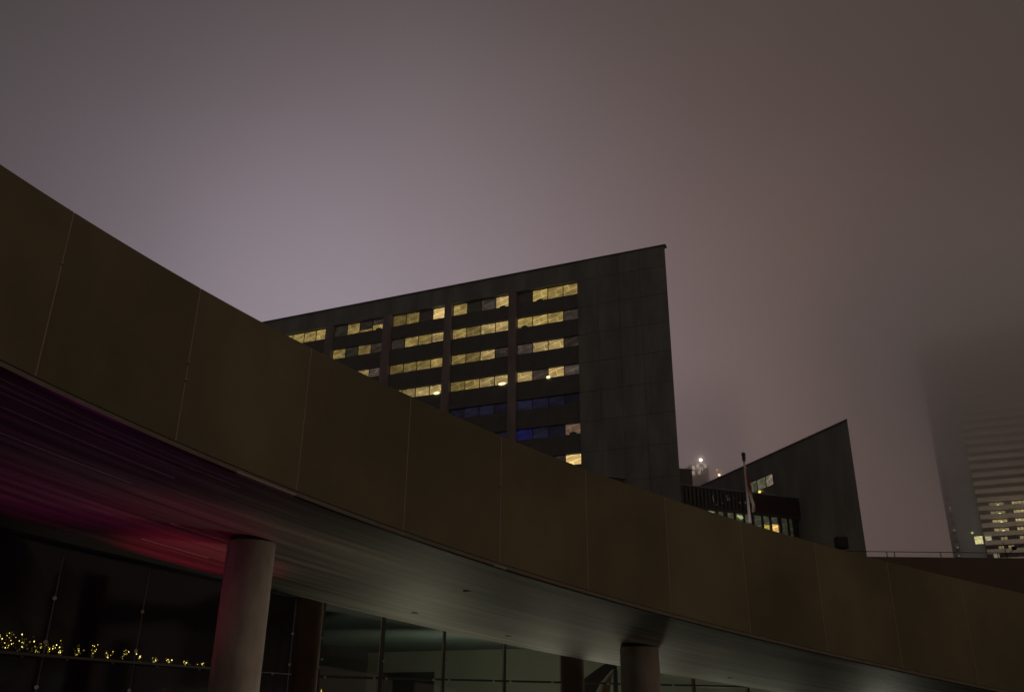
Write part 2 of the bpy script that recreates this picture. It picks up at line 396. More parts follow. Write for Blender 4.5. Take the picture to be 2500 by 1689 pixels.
def lit_shrub(p, h, spread, nb, label, group, base_r=.012):
    e = empty('lit_shrub', p, label=label, cat='shrub', group=group)
    m = MB(); tips = []
    nbr = max(3, int(nb / 2.2))
    for k in range(nbr):
        a = random.uniform(0, 6.28); le = h * random.uniform(.55, 1.)
        q0 = Vector((0, 0, 0)); ln = random.uniform(.1, 1.) * spread
        q1 = Vector((math.cos(a) * ln * .4, math.sin(a) * ln * .25, le * .5)); q2 = Vector((math.cos(a) * ln, math.sin(a) * ln * .5, le))
        m.tube(q0, q1, base_r * .5, base_r * .35, 5); m.tube(q1, q2, base_r * .35, base_r * .15, 5)
        tips += [(q0, q1, q2)]
    m.build('branches', M['wood'], e)
    for k in range(nb):
        q0, q1, q2 = tips[k % nbr]; t = random.uniform(.15, 1)
        c = q1.lerp(q2, t * 2 - 1) if t > .5 else q0.lerp(q1, t * 2)
        big = random.random()
        r = .0032 + .0062 * big ** 3
        m = MB(); m.ball((0, 0, 0), r, 6, 4, sz=1.3)
        m.build('bulb', M['bulb_w'] if big > .86 else (M['bulb_y'] if big > .45 else M['bulb_g']), e, loc=c + Vector((random.uniform(-.01, .01), 0, 0)))
    return e
spots = [.75, .95, 1.15, 1.45, 1.75, 2.05, 2.3, 2.62, 2.95, 3.25, 3.5, 3.9, 4.3, 4.7, 5.1, 5.55, 6.0, 6.45, 6.95, 7.5, 8.1, 8.8]
words = ['tallest', 'spreading', 'leaning', 'dense']
for i, s in enumerate(spots):
    p, d = lgp(s); n = Vector((d.y, -d.x, 0)); q = p + n * .18 + Z * (zt + .012)
    h = max(.10, .36 - .038 * (s - 1)) * random.uniform(.75, 1.2)
    nb = max(6, int(30 - 2.8 * s + random.uniform(-1, 3)))
    lit_shrub(q, h, .22 if s < 4 else .13, nb, 'small bare shrub wound with yellow fairy lights on the ledge of the dark glass front', 'fairy lit shrubs along the glass front ledge')
e = empty('signal_lamp', (-8.19, 14.55, 2.62), label='tiny red lamp at the left edge above the fairy lit shrubs', cat='lamp')
m = MB(); m.ball((0, 0, 0), .02, 8, 6); m.build('lens', M['bulb_r'], e); m = MB(); m.tube((0, 0, -.21), (0, 0, -.015), .008, .008, 6); m.build('stem', M['black'], e)
# taller lit tree at the foot of the shopfront
tr = empty('lit_tree', (-4.17, 20.75, 0), label='small bare tree topped with yellow and red fairy lights beside the slender column', cat='tree')
m = MB(); m.tube((0, 0, 0), (0, 0, 1.2), .03, .018, 8)
m.build('trunk', M['wood'], tr)
m = MB(); ends = []
for k in range(14):
    a = random.uniform(0, 6.28); q = Vector((math.cos(a) * random.uniform(.03, .22), math.sin(a) * .1, random.uniform(1.5, 2.13)))
    m.tube((0, 0, 1.1), q, .009, .003, 5); ends.append(q)
m.build('crown', M['wood'], tr)
for k in range(34):
    q = Vector((0, 0, 1.1)).lerp(ends[k % 14], random.uniform(.45, 1)); b = random.random()
    m = MB(); m.ball((0, 0, 0), .009 + .013 * b * b, 6, 4); m.build('bulb', M['bulb_w'] if b > .7 else (M['bulb_r'] if b < .08 else M['bulb_y']), tr, loc=q)

# ------------------------------------------------------------------ lobby with shopfront (right)
u = Vector((.9171, .3987, 0)); azl = math.atan2(u.y, u.x)
lob = empty('lobby_building', (-5.03, 24.5, 0), azl, label='dimly lit glazed lobby seen under the ramp at lower centre', cat='building')
WL = 17.5
ZC = 4.45
gx = [0, 1.68, 3.48, 5.34, 7.19, 9.5, 11.8, 13.87, 15.9]
mm = MB()
fr = surf('lobby_mullion', (.035, .036, .034), .4, .1, ns=4, spec=.5)
for i, x in enumerate(gx):
    wd = .055 if i == 1 else .033
    m = MB(); m.box(x - wd, x + wd, -.07, .05, .02, ZC); m.build('mullion', fr, lob, bevel=.004)
    m = MB(); m.box(x - wd - .022, x - wd - .002, -.045, -.02, .02, ZC); m.build('mullion_edge', M['steel'], lob)
m = MB(); m.box(-.02, WL, -.060, .04, zt - .035, zt + .02); m.build('transom', fr, lob)
for i, x in enumerate(gx[:6]):
    for dx, z in ((.16, zt - .02), (1.5, zt - .02), (.05, zt + .42)):
        m = MB(); m.tube((x + dx, -.11, z), (x + dx, -.06, z), .03, .03, 10); m.build('point_fixing', M['steel'], lob)
for i, (a, b) in enumerate(zip(gx, gx[1:])):
    for z0, z1 in ((.03, zt - .04), (zt + .03, ZC)):
        m = MB(); m.quad([(a + .04, 0, z0), (b - .04, 0, z0), (b - .04, 0, z1), (a + .04, 0, z1)]); m.build('glass_pane', M['glass'], lob)
bpy.context.view_layer.update()
LI = Matrix.Translation((-5.03, 24.5, 0)) @ Matrix.Rotation(azl, 4, 'Z')
LI = LI.inverted()
def lb(m, name, mat, **k):                     # geometry given in world metres, hung under the lobby
    m.v = [tuple(LI @ Vector(v)) for v in m.v]; return m.build(name, mat, lob, **k)
CP = [(-5.25, 24.65), (11.1, 31.75), (14.2, 38.6), (-13.0, 52.35)]
m = MB(); m.quad([(x, y, ZC) for x, y in CP]); m.quad([(x, y, ZC + .3) for x, y in CP][::-1]); lb(m, 'ceiling', M['intceil'])
m = MB(); m.quad([(x, y, .02) for x, y in CP]); lb(m, 'floor', M['plaza'])
m = MB(); m.quad([(14.2, 38.6, 0), (-13, 52.35, 0), (-13, 52.35, ZC), (14.2, 38.6, ZC)]); lb(m, 'back_wall', M['intwall'])
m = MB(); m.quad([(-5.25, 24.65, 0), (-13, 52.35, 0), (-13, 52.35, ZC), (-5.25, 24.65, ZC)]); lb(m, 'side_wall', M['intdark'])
m = MB(); m.quad([(11.1, 31.75, 0), (14.2, 38.6, 0), (14.2, 38.6, ZC), (11.1, 31.75, ZC)]); lb(m, 'side_wall', M['intwall'])
R_ = [(-5.4, 24.3), (11.4, 31.6), (14.6, 39), (-13.2, 52.8)]
m = MB()
for a, b in zip(R_, R_[1:] + R_[:1]): m.quad([(*a, ZC + .32), (*b, ZC + .32), (*b, ZC + 1.2), (*a, ZC + 1.2)])
m.quad([(*a, ZC + 1.2) for a in R_]); m.quad([(*a, ZC + .32) for a in R_][::-1]); lb(m, 'roof', M['roofing'])
# kiosk, doorway, stair inside
m = MB(); q = [(-6.6, 27.3), (-4.38, 28.67), (-5.6, 31.2), (-7.6, 30.3)]
for a, b in zip(q, q[1:] + q[:1]): m.quad([(*a, .03), (*b, .03), (*b, 3.40), (*a, 3.40)])
m.quad([(*a, 3.40) for a in q]); lb(m, 'kiosk', M['intdark'])
def wallp(s, z, d=0): return (-7.54 + .892 * s - .452 * d * -1 * -1, 49.6 - .452 * s - .892 * d, z)
m = MB()
a, b = wallp(1.18, .03, .02), wallp(4.05, .03, .02); zt2 = 3.2
m.quad([a, b, (b[0], b[1], 3.27), (a[0], a[1], 3.27)]); lb(m, 'doorway', M['intdark'])
m = MB()
for s0, s1, z0, z1 in ((1.02, 1.18, 0.03, 3.42), (4.05, 4.2, .03, 3.42), (1.18, 4.05, 3.27, 3.42)):
    a = wallp(s0, z0, .04); b = wallp(s1, z0, .04); m.quad([a, b, (b[0], b[1], z1), (a[0], a[1], z1)])
lb(m, 'door_frame', M['wing'])
# stair: a slanted flight with solid oak side below it
m = MB()
def prism(m, pts, y0, y1):
    n = len(pts)
    m.quad([(x, y0, z) for x, z in pts]); m.quad([(x, y1, z) for x, z in pts][::-1])
    for i in range(n):
        (x0, z0), (x1, z1) = pts[i], pts[(i + 1) % n]
        m.quad([(x0, y0, z0), (x0, y1, z0), (x1, y1, z1), (x1, y0, z1)])
prism(m, [(2.55, 2.30), (2.60, 2.62), (3.50, 3.22), (3.86, 3.22), (3.86, 3.02), (3.70, 3.02), (3.25, 2.55), (3.05, 2.18)], 33, 34.2); lb(m, 'stair_flight', M['intdark'])
m = MB(); prism(m, [(3.30, 2.50), (3.72, 2.98), (3.62, 2.60), (3.45, 1.6), (3.22, 1.6), (3.20, 2.2)], 32.9, 32.98); lb(m, 'stair_side', M['oak'])
m = MB(); prism(m, [(3.12, 2.22), (3.30, 2.53), (3.72, 3.0), (3.70, 2.93), (3.34, 2.46), (3.26, 2.2)], 32.82, 32.88); lb(m, 'stair_edge', M['intwall'])
m = MB(); prism(m, [(3.72, .03), (3.86, .03), (3.86, 3.0), (3.72, 3.0)], 32.9, 33.1); lb(m, 'stair_post', M['wing'])

# ------------------------------------------------------------------ the big office block
U0 = (14.63, 73.56)
mb_az = math.radians(-23.66)
off_b = empty('office_block', (*U0, 0), mb_az, label='large dark concrete office block with rows of yellow lit windows', cat='building')
ROOF = 43.15
bays = [(-15.57, -8.97), (-22.95, -16.38), (-30.30, -23.75), (-37.80, -31.25), (-45.2, -38.72)]
LEFT = -60.0
rows = [(39.78, 41.12), (37.10, 38.28), (34.25, 35.36), (31.33, 32.42), (28.40, 29.45), (25.40, 26.50), (22.48, 23.55), (19.5, 20.6), (16.5, 17.6)]
mb = MB()
mb.zprism([(bays[0][1], 0), (0, 0), (-6.8, 17.9), (bays[0][1] - 5, 17.9), (bays[0][1], .94)], 0, ROOF)                       # blank end wall
mb.box(LEFT, bays[0][1], 0, .5, rows[0][1] + .02, ROOF)       # band over the windows
mb.box(LEFT, bays[-1][0] - .02, 0, .5, 0, rows[0][1] + .02)
mb.box(LEFT, bays[0][1] - 5.01, .95, 17.9, 0, ROOF - .4); mb.zprism([(bays[0][1] - 5.01, .95), (bays[0][1] - .003, .95), (bays[0][1] - 5.01, 17.8)], 0, ROOF - .4)
wall = mb.build('wall', M['facade'], off_b)
mb = MB(); mb.box(LEFT - .1, .12, -.12, .55, ROOF, ROOF + .12); mb.zprism([(-.6, .55), (-.09, .55), (-6.72, 18), (-7.3, 18)], ROOF, ROOF + .12); mb.build('coping', M['spandrel'], off_b)
# shallow rebated joints of the end wall: real strips standing 25 mm proud
mb = MB()
rj = random.Random(3)
us = [-8.93, -6.9, -4.75, -2.6, -.03]
for a, b in zip(us, us[1:]):
    z = 0.
    while z < ROOF - .1:
        z1 = min(z + 2.93, ROOF); mb.box(a + .03, b - .03, -.03 - rj.random() * .012, 0, z + .025, z1 - .025); z = z1
mb.build('precast_panels', M['facade'], off_b)
for (a, b) in zip(bays, bays[1:]):
    m = MB(); m.box(b[1], a[0], -.10, .6, 0, rows[0][1] + .02); m.build('pilaster', M['pilaster'], off_b)
m = MB(); m.box(bays[-1][0] - .75, bays[-1][0] - .02, -.10, .6, 0, rows[0][1] + .0); m.build('pilaster', M['pilaster'], off_b)
def C(v, kind='y'):
    base = {'y': (.36, .255, .078), 'w': (.42, .295, .112), 'o': (.56, .38, .14), 'r': (.27, .20, .16), 'b': (.026, .030, .080), 'B': (.015, .015, .14), 'p': (.36, .22, .14), 'g': (.16, .16, .10)}[kind]
    return tuple(c * v for c in base) + (1,)
lit = {  # (row, bay): four panes left to right, (strength, tint)
 (0, 0): [(.02, 'r'), (.95, 'y'), (.6, 'y'), (.72, 'y')], (0, 1): [(.72, 'y'), (.04, 'g'), (.13, 'r'), (1., 'w')],
 (0, 2): [(.26, 'y'), (.36, 'y'), (.03, 'r'), (1.1, 'w')], (0, 3): [(.09, 'g'), (.62, 'y'), (.06, 'r'), (.1, 'r')], (0, 4): [(.8, 'y'), (.85, 'y'), (.68, 'y'), (.76, 'y')],
 (1, 0): [(.78, 'y'), (.75, 'y'), (.62, 'y'), (.10, 'r')], (1, 1): [(.6, 'y'), (.36, 'y'), (.9, 'w'), (.95, 'w')],
 (1, 2): [(.09, 'r'), (.6, 'y'), (.58, 'y'), (.7, 'w')], (1, 3): [(.55, 'y'), (.08, 'g'), (.36, 'y'), (.1, 'r')], (1, 4): [(.1, 'r')] * 4,
 (2, 0): [(.16, 'r'), (.68, 'w'), (.68, 'w'), (.07, 'r')], (2, 1): [(.42, 'y'), (.36, 'y'), (.66, 'w'), (.12, 'r')],
 (2, 2): [(.30, 'y'), (.30, 'y'), (.52, 'y'), (.56, 'y')], (2, 3): [(.4, 'y'), (.4, 'y'), (.52, 'w'), (.28, 'r')], (2, 4): [(.1, 'r')] * 4,
 (3, 0): [(.72, 'w'), (.12, 'r'), (.95, 'o'), (.24, 'r')], (3, 1): [(.36, 'y'), (.52, 'y'), (.66, 'w'), (.82, 'w')],
 (3, 2): [(.5, 'w'), (.42, 'w'), (.62, 'w'), (.6, 'w')], (3, 3): [(.2, 'y'), (.1, 'r'), (.3, 'y'), (.3, 'y')],
 (4, 0): [(.25, 'b'), (.18, 'b'), (.15, 'b'), (.05, 'b')], (4, 1): [(.09, 'b'), (.17, 'b'), (.2, 'b'), (.1, 'b')], (4, 2): [(.1, 'b')] * 4,
 (5, 0): [(.28, 'B'), (.16, 'b'), (.10, 'b'), (.30, 'p')], (5, 1): [(.05, 'b'), (.06, 'b'), (.10, 'b'), (.12, 'b')],
 (6, 0): [(.03, 'r'), (.03, 'r'), (.06, 'r'), (1.0, 'o')], (6, 1): [(.03, 'r')] * 4,
}
words_b = {}
PW = None
for bi, (x0, x1) in enumerate(bays):
    # dark spandrels of this bay
    prev = rows[0][1] + .0
    m = MB()
    for ri, (z0, z1) in enumerate(rows):
        nz = rows[ri + 1][1] if ri + 1 < len(rows) else 14.
        m.box(x0 + .003, x1 - .003, .20, .9, nz, z0)
    m.build('spandrel', M['spandrel'], off_b)
    for ri, (z0, z1) in enumerate(rows[:7]):
        if (ri, bi) not in lit: continue
        pw = (x1 - x0) / 4
        m = MB()
        for k in range(5): m.box(max(x0, x0 + k * pw - .035), min(x1, x0 + k * pw + .035), .40, .52, z0 + .05, z1 - .05)
        m.box(x0, x1, .36, .52, z0, z0 + .05); m.box(x0, x1, .40, .52, z1 - .05, z1)
        fr_ = m.build('window', M['frame'], off_b)
        for k in range(4):
            s_, t_ = lit[(ri, bi)][k]
            m = MB(); m.quad([(x0 + k * pw + .035, .46, z0 + .05), (x0 + (k + 1) * pw - .035, .46, z0 + .05), (x0 + (k + 1) * pw - .035, .46, z1 - .05), (x0 + k * pw + .035, .46, z1 - .05)])
            o = m.build('pane', M['pane'], fr_); o.color = C(s_, t_)
        # roller blinds half way down some lit panes, and things standing on sills
        for k in range(4):
            s_, t_ = lit[(ri, bi)][k]
            xa, xb = x0 + k * pw + .05, x0 + (k + 1) * pw - .05
            if (ri, bi, k) in ((1, 2, 3), (2, 1, 3), (2, 3, 3)):
                m = MB()
                for j in range(4): m.box(xa, xb, .42, .445, z0 + .1 + j * .22, z0 + .17 + j * .22)
                m.build('blind', M['spandrel'], fr_)
            if (ri, bi, k) in ((0, 1, 3), (0, 3, 3), (1, 0, 0), (5, 0, 3), (0, 0, 1)):
                m = MB(); c = xa + .5
                for j in range(3): m.ball((c + j * .22, .43, z0 + .14 + .06 * (j % 2)), .13, 8, 5, sy=.25)
                m.build('sill_clutter', M['black'], fr_)
# lower half lit panes at the top left
for (ri, bi, k, h, s_) in ((0, 3, 2, .3, .55), (0, 3, 3, .62, .8)):
    x0, x1 = bays[bi]; pw = (x1 - x0) / 4; z0 = rows[ri][0]
    m = MB(); m.quad([(x0 + k * pw + .04, .45, z0 + .05), (x0 + (k + 1) * pw - .04, .45, z0 + .05), (x0 + (k + 1) * pw - .04, .45, z0 + .05 + h), (x0 + k * pw + .04, .45, z0 + .05 + h)])
    o = m.build('pane', M['pane'], off_b); o.color = C(s_, 'y')
# bright light fittings seen at the bottom edge of three windows
for x, z, wd in ((-17.05, 31.36, .42), (-24.35, 31.36, .36), (-12.15, 31.36, .22)):
    e = MB(); e.ball((0, 0, 0), .14, 12, 6, sx=wd / .14, sy=.4, sz=1.); e.build('ceiling_light', M['lampw'], off_b, loc=(x, .1, z))

# ------------------------------------------------------------------ second block with pointed roofline
K = 1.15
sb = empty('side_block', (30.25, 74.6, 0), math.radians(-72.47), label='dark windowless stone block with sharply rising roofline right of the flagpole', cat='building')
S = lambda v: v * K
RZ = 25.957
m = MB(); m.zprism([(-36, 0), (0, 0), (-22.5, 11), (-36, 11)], 0, RZ); m.build('wall', M['stone2'], sb)
m = MB(); m.zprism([(-36.05, -.08), (.12, -.08), (-22.4, 11.1), (-36.05, 11.1)], RZ, RZ + .16); m.build('coping', M['spandrel'], sb)
zc = lambda z: 1.6 + (z - 1.6) * K
ux = [S(-14.35), S(-13.05), S(-11.65), S(-10.55)]
m = MB(); z0, z1 = zc(20.15), zc(21.1)
for x in ux: m.box(x - .045, x + .045, -.05, -.012, z0, z1)
m.box(ux[0] - .05, ux[-1] + .05, -.06, -.012, z0 - .08, z0); m.box(ux[0] - .05, ux[-1] + .05, -.06, -.012, z1, z1 + .08)
wf = m.build('window', M['frame'], sb)
for i, (a, b) in enumerate(zip(ux, ux[1:])):
    m = MB(); m.quad([(a + .05, -.02, z0), (b - .05, -.02, z0), (b - .05, -.02, z1), (a + .05, -.02, z1)]); o = m.build('pane', M['pane'], wf); o.color = ((.045, .046, .028, 1), (.07, .072, .04, 1), (.14, .115, .08, 1))[i]
wl = empty('wall_lamp', (0, 0, 0), label='small yellow twin lamp glowing just below the side block window', cat='lamp')
mw = Matrix.Translation((30.25, 74.6, 0)) @ Matrix.Rotation(math.radians(-72.47), 4, 'Z')
wl.matrix_world = mw @ Matrix.Translation((S(-12.75), -.12, zc(19.82)))
for dx, dz, r in ((-.35, -.05, .16), (.22, .12, .14)):
    m = MB(); m.ball((dx, -.1, dz), r, 10, 6, sx=1.25); m.build('bulb', M['lampy'], wl, smooth=True)
m = MB(); m.box(-.5, .4, .0, .10, -.06, .06); m.build('bracket', M['black'], wl)

# low wing linking the two blocks
A_ = Vector((15.597, 77.73, 0)); B_ = Vector((27.784, 82.66, 0)); wd_ = (B_ - A_).normalized(); WLn = (B_ - A_).length
wg = empty('link_wing', A_, math.atan2(wd_.y, wd_.x), label='low glazed wing with dark louvred top linking the two dark blocks', cat='building')
zT, zB, zM = zc(18.16), zc(16.66), zc(16.45)
m = MB(); m.box(-14, WLn, .0, 9, zM, zT); m.box(-14, WLn, .5, 9, 0, zM); m.build('wall', M['wing'], wg)
m = MB(); m.box(-14, WLn + .05, -.15, 9, zT, zT + .10); m.build('coping', M['facade'], wg)
m = MB(); m.box(S(6.4), WLn - .02, -.06, -.005, zc(16.75), zT - .3); m.build('cladding_panel', M['redlit'], wg)['label'] = 'wall band with red light painted into its colour'  # plain wall here; its red light is painted as a coloured band
m = MB()
x = .2
while x < S(6.3):
    m.box(x, x + .09, -.16, -.005, zB, zT - .12); x += .42
m.build('louvre', M['frame'], wg)
mull = [S(v) for v in (-.7, .2, 1.07, 2.18, 3.15, 3.96, 4.84, 5.72, 6.5, 7.5, 8.3, 9.21, 10.07, 10.6)]
m = MB()
for i, x in enumerate(mull): 
    ww = .15 if i % 3 == 2 else .06
    m.box(x - ww, x + ww, -.03, .25, 8, zM - .002)
m.build('mullion', M['frame'], wg)
pc = [.04, .06, .085, .10, .075, .085, .06, .075, .085, .08, .08, .05, .04, .04]
for i, (a, b) in enumerate(zip(mull, mull[1:])):
    m = MB(); m.quad([(a, .2, 8), (b, .2, 8), (b, .2, zM - .02), (a, .2, zM - .02)]); o = m.build('window', M['pane'], wg); v = pc[i]; o.color = (v * .5, v * .5, v * .32, 1)
for a, b, z0, z1, c in ((S(7.5) + .1, S(8.3) - .1, zc(14.9), zc(15.75), (.36, .25, .045, 1)), (S(8.3) + .16, S(9.21) - .1, zc(14.6), zc(15.85), (.60, .36, .10, 1))):
    m = MB(); m.quad([(a, .17, z0), (b, .17, z0), (b, .17, z1), (a, .17, z1)]); o = m.build('window', M['pane'], wg); o.color = c
for x, z, s_, mt in ((S(5.42), zM - .36, .20, 'lampw'), (S(5.2), zM - .28, .14, 'lampw'), (S(2.6), zM - .16, .14, 'lampy')):
    m = MB(); m.ball((x, .1, z), s_, 10, 6, sy=.3, sx=1.3 if mt == 'lampw' else 2.6, sz=.9 if mt == 'lampw' else .5); m.build('ceiling_light', lamp_mat('wing_lamp', (.34, .38, .16) if mt == 'lampw' else (.25, .27, .16), 1.), wg)
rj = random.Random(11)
for i in range(16):                            # reflected glints on the louvres, put in as faintly glowing chips
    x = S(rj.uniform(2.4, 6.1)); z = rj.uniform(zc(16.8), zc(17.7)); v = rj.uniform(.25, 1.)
    m = MB(); m.box(x, x + .05, -.22, -.18, z, z + .12 + .2 * rj.random()); m.build('louvre_glint', lamp_mat('glint_glow', (.045 * v, .05 * v, .052 * v), 1.), wg)
# penthouse behind the wing
ph = empty('penthouse', (15.6, 89.6, 0), math.radians(10), label='small plain boxy rooftop block showing just right of the office block corner', cat='building')
m = MB(); m.box(-4, 3.72, 0, 6, 0, 25.4); m.build('wall', surf('penthouse_render', (.15, .135, .11), .9, .12, ns=.6), ph)
m = MB(); m.box(-4.05, 3.78, -.06, 6, 25.4, 25.5); m.build('coping', M['facade'], ph)

# ------------------------------------------------------------------ tower in the fog
TK = 1.3
ta = math.atan2(-.40301, .9152)
tw = empty('fog_tower', (109.743 * TK, 202.13 * TK, 0), ta, label='tall balconied residential tower fading upward into the fog at the right edge', cat='building')
TH = 116.
pitch_t = 1.99 * TK; zb = 47.95 * 1 - 1.6
zb = 1.6 + (47.95 - 1.6) * TK
m = MB(); m.box(0, 46, 1.2, 22, 0, TH); m.build('recessed_wall', M['towerdark'], tw)
m = MB(); m.box(-7.0 * 1.0, -.1, .6, 20, 0, TH); m.build('side_wall', M['towerblue'], tw)
m = MB(); m.box(-8.15, -7.02, .3, 20, 0, TH); m.build('edge_wall', M['towerdark'], tw)
fl = [zb + (i - 26) * pitch_t for i in range(0, 60)]
fl = [z for z in fl if 6 < z < TH - 3]
for z in fl:
    m = MB(); m.box(.0, 46, -.9, 1.19, z - .15, z + 1.0); m.build('balcony', M['tower'], tw)
for z in fl: bx('edge_balcony', (-8.3, -7.2, -.5, .29, z - .1, z + .9), M['spandrel'], tw)
m = MB()
for x in (8.2, 16.5, 24.8, 33): m.box(x, x + 1.1, .2, 1.18, 0, TH)
m.build('fin_wall', M['towerdark'], tw)
def twin(x0, x1, zz, c, nb=3):
    """lit balcony room: z given as floor index offset"""
    m = MB(); w_ = (x1 - x0) / nb
    for k in range(nb): m.box(x0 + k * w_ - .06, x0 + k * w_ + .06, 1.02, 1.1, zz + 1.0, zz + 2.4)
    m.box(x0 - .06, x1 + .06, 1.0, 1.12, zz + .9, zz + 1.0); m.box(x0 - .06, x1 + .06, 1.0, 1.12, zz + 2.4, zz + 2.5); m.box(x1 - .06, x1 + .06, 1.02, 1.1, zz + 1.0, zz + 2.4)
    f = m.build('window', M['frame'], tw)
    for k in range(nb):
        m = MB(); m.quad([(x0 + k * w_ + .06, 1.08, zz + 1.0), (x0 + (k + 1) * w_ - .06, 1.08, zz + 1.0), (x0 + (k + 1) * w_ - .06, 1.08, zz + 2.4), (x0 + k * w_ + .06, 1.08, zz + 2.4)])
        o = m.build('pane', M['pane'], f); v = random.uniform(.7, 1.3); o.color = (c[0] * v, c[1] * v, c[2] * v, 1)
for i in range(-5, 0):
    zz = zb + (i + 0) * pitch_t - .3
    c = (.42, .33, .15); 
    if i > -5:
        twin(3.2 - .0 * i, 7.2, zz, tuple(v * (.45 if i > -3 else .8) for v in c), 3)
        twin(8.9, 13.2, zz, c, 4)
        e = MB(); e.ball((5.6 + .0, .9, zz + 1.55), .30, 10, 6, sx=1.3); e.build('ceiling_light', M['lampw'], tw)
    else:
        twin(9.5, 12.6, zz, tuple(v * .6 for v in c), 3); twin(4.5, 6.3, zz, tuple(v * .5 for v in c), 2)
for x0, x1, zz, c in ((-2.6, -.4, zb - 12.6, (.62, .56, .26)), (.3, 2.0, zb - 12.2, (.40, .34, .22)), (1.6, 3.1, zb - 17.6, (.2, .17, .12))):
    m = MB(); m.box(x0 - .1, x1 + .1, .3, .56, zz - .1, zz + 2.4); f = m.build('window', M['frame'], tw)
    m = MB(); m.quad([(x0, .28, zz), (x1, .28, zz), (x1, .28, zz + 2.3), (x0, .28, zz + 2.3)]); o = m.build('pane', M['pane'], f); o.color = (*c, 1)
m = MB(); m.ball((-2.9, .1, zb - 9.2), .35, 8, 5); m.build('lamp', lamp_mat('green_lamp', (.45, .55, .2), 1.), tw)
for x0, k in ((14.2, -3), (14.2, -1), (17.9, -2), (17.9, -4), (3.4, -6), (6.0, -6), (14.2, -5), (10.2, -6)):
    twin(x0, x0 + 1.7, zb + k * pitch_t - .3, (.26, .20, .10), 2)
for i, z in enumerate((zb - 2.3, zb - 8.3, zb - 13.5, zb - 16)):
    m = MB(); m.box(-7.9, -7.3, .1, .29, z, z + 1.4); m.build('lamp_glow_panel', lamp_mat('dim_balcony_light', (.10, .072, .05), 1.), tw)

# far building hidden by fog whose crown lamps show
fb = empty('far_tower', (74.6, 322., 0), .05, label='far tower almost lost in the fog with one bright white lamp', cat='building')
m = MB(); m.box(-6.5, .5, 0, 10, 0, 88.6); m.build('wall', surf('far_tower_wall', (.42, .36, .36), .8, .05, ns=.3), fb)
m = MB(); m.ball((-2.6, -1.6, 90.), .50, 12, 8); m.build('lamp', lamp_mat('white_crown_lamp', (1., .93, .75), 10.), fb)
m = MB(); m.tube((-2.6, -1.6, 84.), (-2.6, -1.6, 89.5), .12, .12, 6); m.build('mast', M['tower'], fb)
for x, z, v in ((-5.2, 86.6, .5), (-3.6, 87.2, .4), (-2.2, 86.4, .45), (-.6, 87.4, .42), (-5.4, 84.6, .4), (-3.1, 84.9, .3)):
    m = MB(); m.box(x - .5, x + .5, -.12, -.02, z, z + 1.5); m.build('window', lamp_mat('fogged_window', (v, v * .78, v * .6), 1.), fb)
fc = empty('crane_mast', (78.3, 320.5, 0), label='thin far mast in the fog carrying two small orange lamps', cat='mast')
m = MB()
for dx, dy in ((-.3, -.3), (.3, -.3), (.3, .3), (-.3, .3)): m.tube((dx, dy, 0), (dx * .5, dy * .5, 86), .05, .04, 5)
for k in range(28): m.tube((-.3, -.3, k * 3.), (.3, -.3, k * 3. + 3), .03, .03, 4)
m.build('lattice', M['tower'], fc)
m = MB(); m.ball((.2, -.6, 84.2), .40, 10, 6); m.build('lamp', lamp_mat('orange_lamp', (1., .62, .3), 5.), fc)
m = MB(); m.ball((-.4, -.6, 86.0), .34, 10, 6, sz=1.5); m.build('lamp', lamp_mat('orange_lamp_dim', (.42, .27, .17), 1.), fc)

# ------------------------------------------------------------------ flagpole with limp flag
fp = empty('flagpole', (15.97, 57.82, 0), label='white flagpole with round dark finial rising behind the ramp parapet', cat='flagpole')
m = MB(); m.tube((0, 0, 0), (0, 0, 13.2), .15, .115, 16, cap=False); m.tube((0, 0, 13.2), (0, 0, 17.75), .10, .055, 16); m.build('pole', M['pole'], fp, smooth=True)
m = MB(); m.tube((0, 0, 17.5), (0, 0, 17.82), .10, .13, 12); m.ball((0, 0, 17.98), .15, 12, 8); m.build('finial', M['frame'], fp, smooth=True)
flg = empty('flag', (15.97, 57.82, 13.9), label='red and white flag hanging limp in folds down the flagpole', cat='flag')
def flag_mat():
    m, nt, b = new('flag_cloth'); L = nt.links.new
    at = N(nt, 'ShaderNodeUVMap'); sx = N(nt, 'ShaderNodeSeparateXYZ'); L(at.outputs[0], sx.inputs[0])
    g1 = N(nt, 'ShaderNodeMath', operation='GREATER_THAN'); L(sx.outputs[0], g1.inputs[0]); g1.inputs[1].default_value = .5
    mx = N(nt, 'ShaderNodeMix', data_type='RGBA'); L(g1.outputs[0], mx.inputs['Factor'])
    mx.inputs['A'].default_value = (.82, .74, .70, 1); mx.inputs['B'].default_value = (.42, .04, .055, 1)
    L(mx.outputs['Result'], b.inputs['Base Color']); b.inputs['Roughness'].default_value = .8
    return m
m = MB(); NS, NZ = 26, 30
def fpnt(i, j):
    s = i / NS; z = j / NZ                      # s across the folded cloth, z from top (0) to bottom (1)
    top = 3.25 - s * 1.1; bot = 1.35 - 1.25 * min(1, s * 1.6)
    zz = top + (bot - top) * z
    wv = .05 + .40 * min(1, z * 1.6 + .15) * (.75 + .25 * math.sin(z * 9))
    x = .06 + s * wv * .75 + .05 * math.sin(s * 15 + z * 3)
    y = -.12 + .12 * math.sin(s * 19 + z * 2.2) * (.3 + z)
    return (x, y, zz)
for i in range(NS):
    for j in range(NZ):
        v = .9 if (j < NZ * .44 and i > 3) else .1
        m.quad([fpnt(i, j), fpnt(i + 1, j), fpnt(i + 1, j + 1), fpnt(i, j + 1)], [(v, 0)] * 4)
o = m.build('cloth', flag_mat(), flg, smooth=True)

